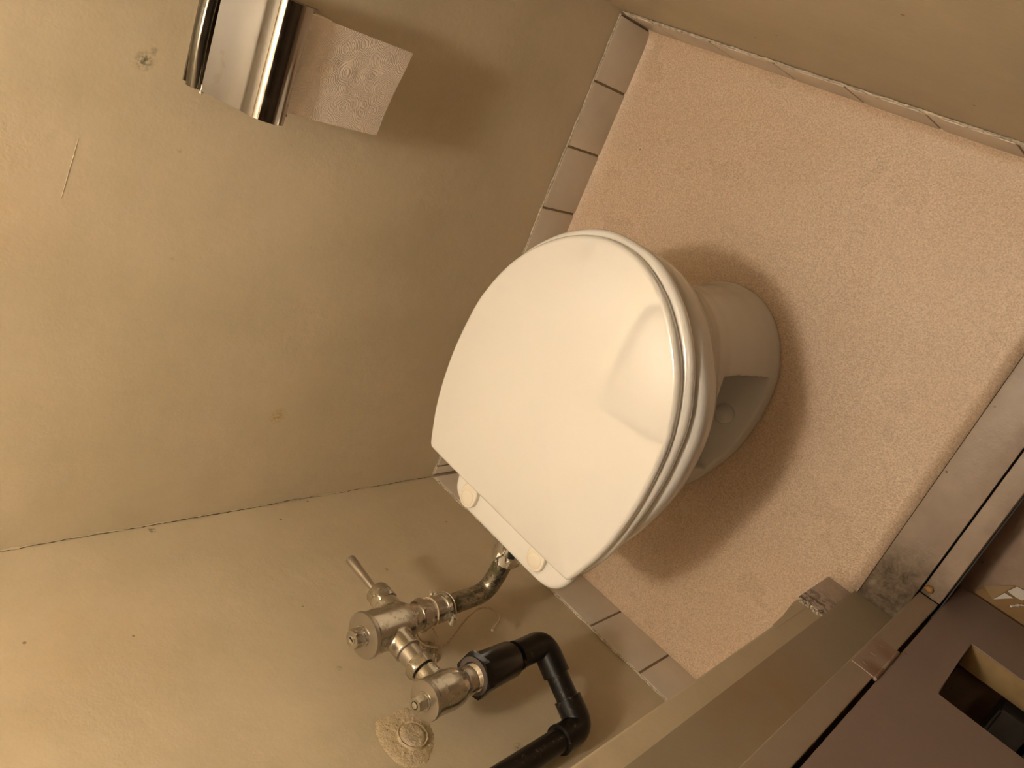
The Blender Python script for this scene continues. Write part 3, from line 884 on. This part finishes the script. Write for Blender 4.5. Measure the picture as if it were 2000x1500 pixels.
for i in range(rows + 1):
    t = i / rows; row = []
    for j in range(cols + 1):
        s = j / cols
        y = ya + .0005 + (yb - ya - .001) * s
        zb = .5890 + (.5735 - .5890) * s
        z = .7420 + (zb - .7420) * t
        x = .0945 - .0125 * t ** .8 + .0025 * math.sin(t * 3.0) + .0018 * math.sin(s * 5 + t * 3) * t
        # row of finger dents down the middle
        for (ts, ss, dd) in ((.25, .55, .0016), (.42, .62, .0022), (.60, .60, .0020), (.75, .66, .0018), (.8, .35, .0012), (.5, .40, -.0012)):
            x -= dd * math.exp(-((t - ts) / .05) ** 2 - ((s - ss) / .05) ** 2)
        if t > .93: z += .0006 * math.sin(s * 90)
        row.append(bm.verts.new((x, y, z)))
    G.append(row)
for a, b_ in zip(G, G[1:]):
    for i in range(cols): bm.faces.new((a[i], a[i + 1], b_[i + 1], b_[i]))
bmesh.ops.recalc_face_normals(bm, faces=bm.faces)
bmesh.ops.solidify(bm, geom=list(bm.faces), thickness=.0005)
tpp('hanging_sheet', bm, 'tissue', 60)

# ------------------------------------------------------------------ small things at the doorway
bm = bmesh.new()
n = 14; rings = []
for k, z in ((.9, 0), (1, .002), (.75, .0045), (.3, .0055)):
    rnd = random.Random(4); rings.append([Vector((.8705 + .0075 * k * math.cos(2 * PI * i / n) * rnd.uniform(.8, 1.15), .3975 + .0055 * k * math.sin(2 * PI * i / n) * rnd.uniform(.8, 1.15), z)) for i in range(n)])
loft(bm, rings); tag(mk('paint_flake', bm, 'crumb', None, 60), 'small orange brown flake lying on the outer sill beside the hinge post', 'debris')
# brown paper bag on the hall floor
ZF = -.150
def sheet(pts, z, th=.0006):
    bm = bmesh.new(); loft(bm, [[Vector((x, y, z + dz)) for x, y, dz in pts], [Vector((x, y, z + dz + th)) for x, y, dz in pts]]); return bm
bag = empty('paper_bag', (1.0, .42, ZF))
tag(bag, 'crumpled brown paper bag with white lining on the hall floor', 'paper bag')
def bg(name, bm, mat):
    o = mk(name, bm, mat); o.parent = bag; o.data.transform(Matrix.Translation((-1.0, -.42, -ZF))); return o
bg('bag_panel', sheet([(.910, .352, 0), (.916, .386, 0), (.921, .4015, .002), (.953, .4300, .001), (.980, .4340, .002), (1.08, .440, 0), (1.09, .36, 0), (.99, .345, 0)], ZF + .0005, .0012), 'kraft')
bg('bag_flap', sheet([(.9205, .4025, 0), (.9535, .4300, 0), (.9480, .4140, .002), (.9415, .3925, .003)], ZF + .0040), 'kraftin')
bg('white_lining', sheet([(.9420, .3935, 0), (.9485, .4125, 0), (.9615, .4130, 0)], ZF + .0078), 'whitepaper')
bg('white_lining', sheet([(.9500, .4165, 0), (.9560, .4310, 0), (.9780, .4330, 0), (.9720, .4170, 0), (.9640, .4155, 0)], ZF + .0060), 'whitepaper')
bm = bmesh.new()
rnd = random.Random(11); pz = ZF + .0085
pth = [(.9665, .3985, pz), (.9655, .4010, pz), (.9680, .4035, pz + .001), (.9705, .4065, pz), (.9730, .4100, pz + .002), (.9790, .4130, pz), (.9850, .4140, pz + .001)]
pth = catmull(pth, 5); tube(bm, pth, [rnd.uniform(.0008, .0022) for _ in pth], 7)
bg('torn_strip', bm, 'whitepaper')
# grey slatted crate seen through the hole in the door
cr = empty('plastic_crate', (1.16, .15, ZF))
tag(cr, 'grey slatted plastic crate behind the door seen through its hole', 'crate')
bm = bmesh.new()
for k in range(5):
    box(bm, 1.034 + k * .050, 1.076 + k * .050, .03, .29, -.055, -.047, .002)
o = mk('lid_slats', bm, 'greyplastic'); o.parent = cr; o.data.transform(Matrix.Translation((-1.16, -.15, -ZF)))
bm = bmesh.new()
box(bm, 1.032, 1.282, .028, .034, ZF, -.0465, .001); box(bm, 1.032, 1.282, .286, .292, ZF, -.0465, .001)
box(bm, 1.030, 1.036, .034, .286, ZF, -.0555, .001); box(bm, 1.278, 1.284, .034, .286, ZF, -.0555, .001)
o = mk('side_panels', bm, 'greyplastic'); o.parent = cr; o.data.transform(Matrix.Translation((-1.16, -.15, -ZF)))

# ------------------------------------------------------------------ ceiling lamp, and an added fill light in the hall
def lamp(name, pos, r, mat, label):
    L = empty(name, pos)
    tag(L, label, 'lamp')
    bm = bmesh.new(); bmesh.ops.create_uvsphere(bm, u_segments=20, v_segments=12, radius=r)
    o = mk('bulb', bm, mat, L, 80)
    bm = bmesh.new(); top = CEIL - pos[2]
    lathe(bm, (0, 0, r * .93), (0, 0, 1), [(0, .018), (.03, .020), (top - r * .93 - .012, .022), (top - r * .93 - .010, .045), (top - r * .93, .045)], 24)
    mk('lamp_base', bm, 'cap', L, 40)
lamp('ceiling_lamp', LAMP_POS, LAMP_R, 'lamp', 'warm glowing bulb under the toilet room ceiling')
lamp('hall_fill_light', HALL_FILL_POS, .10, 'hallfill', 'unseen glowing globe added to brighten the hall')  # added, unseen globe that lifts the light on hall floor and door leaf
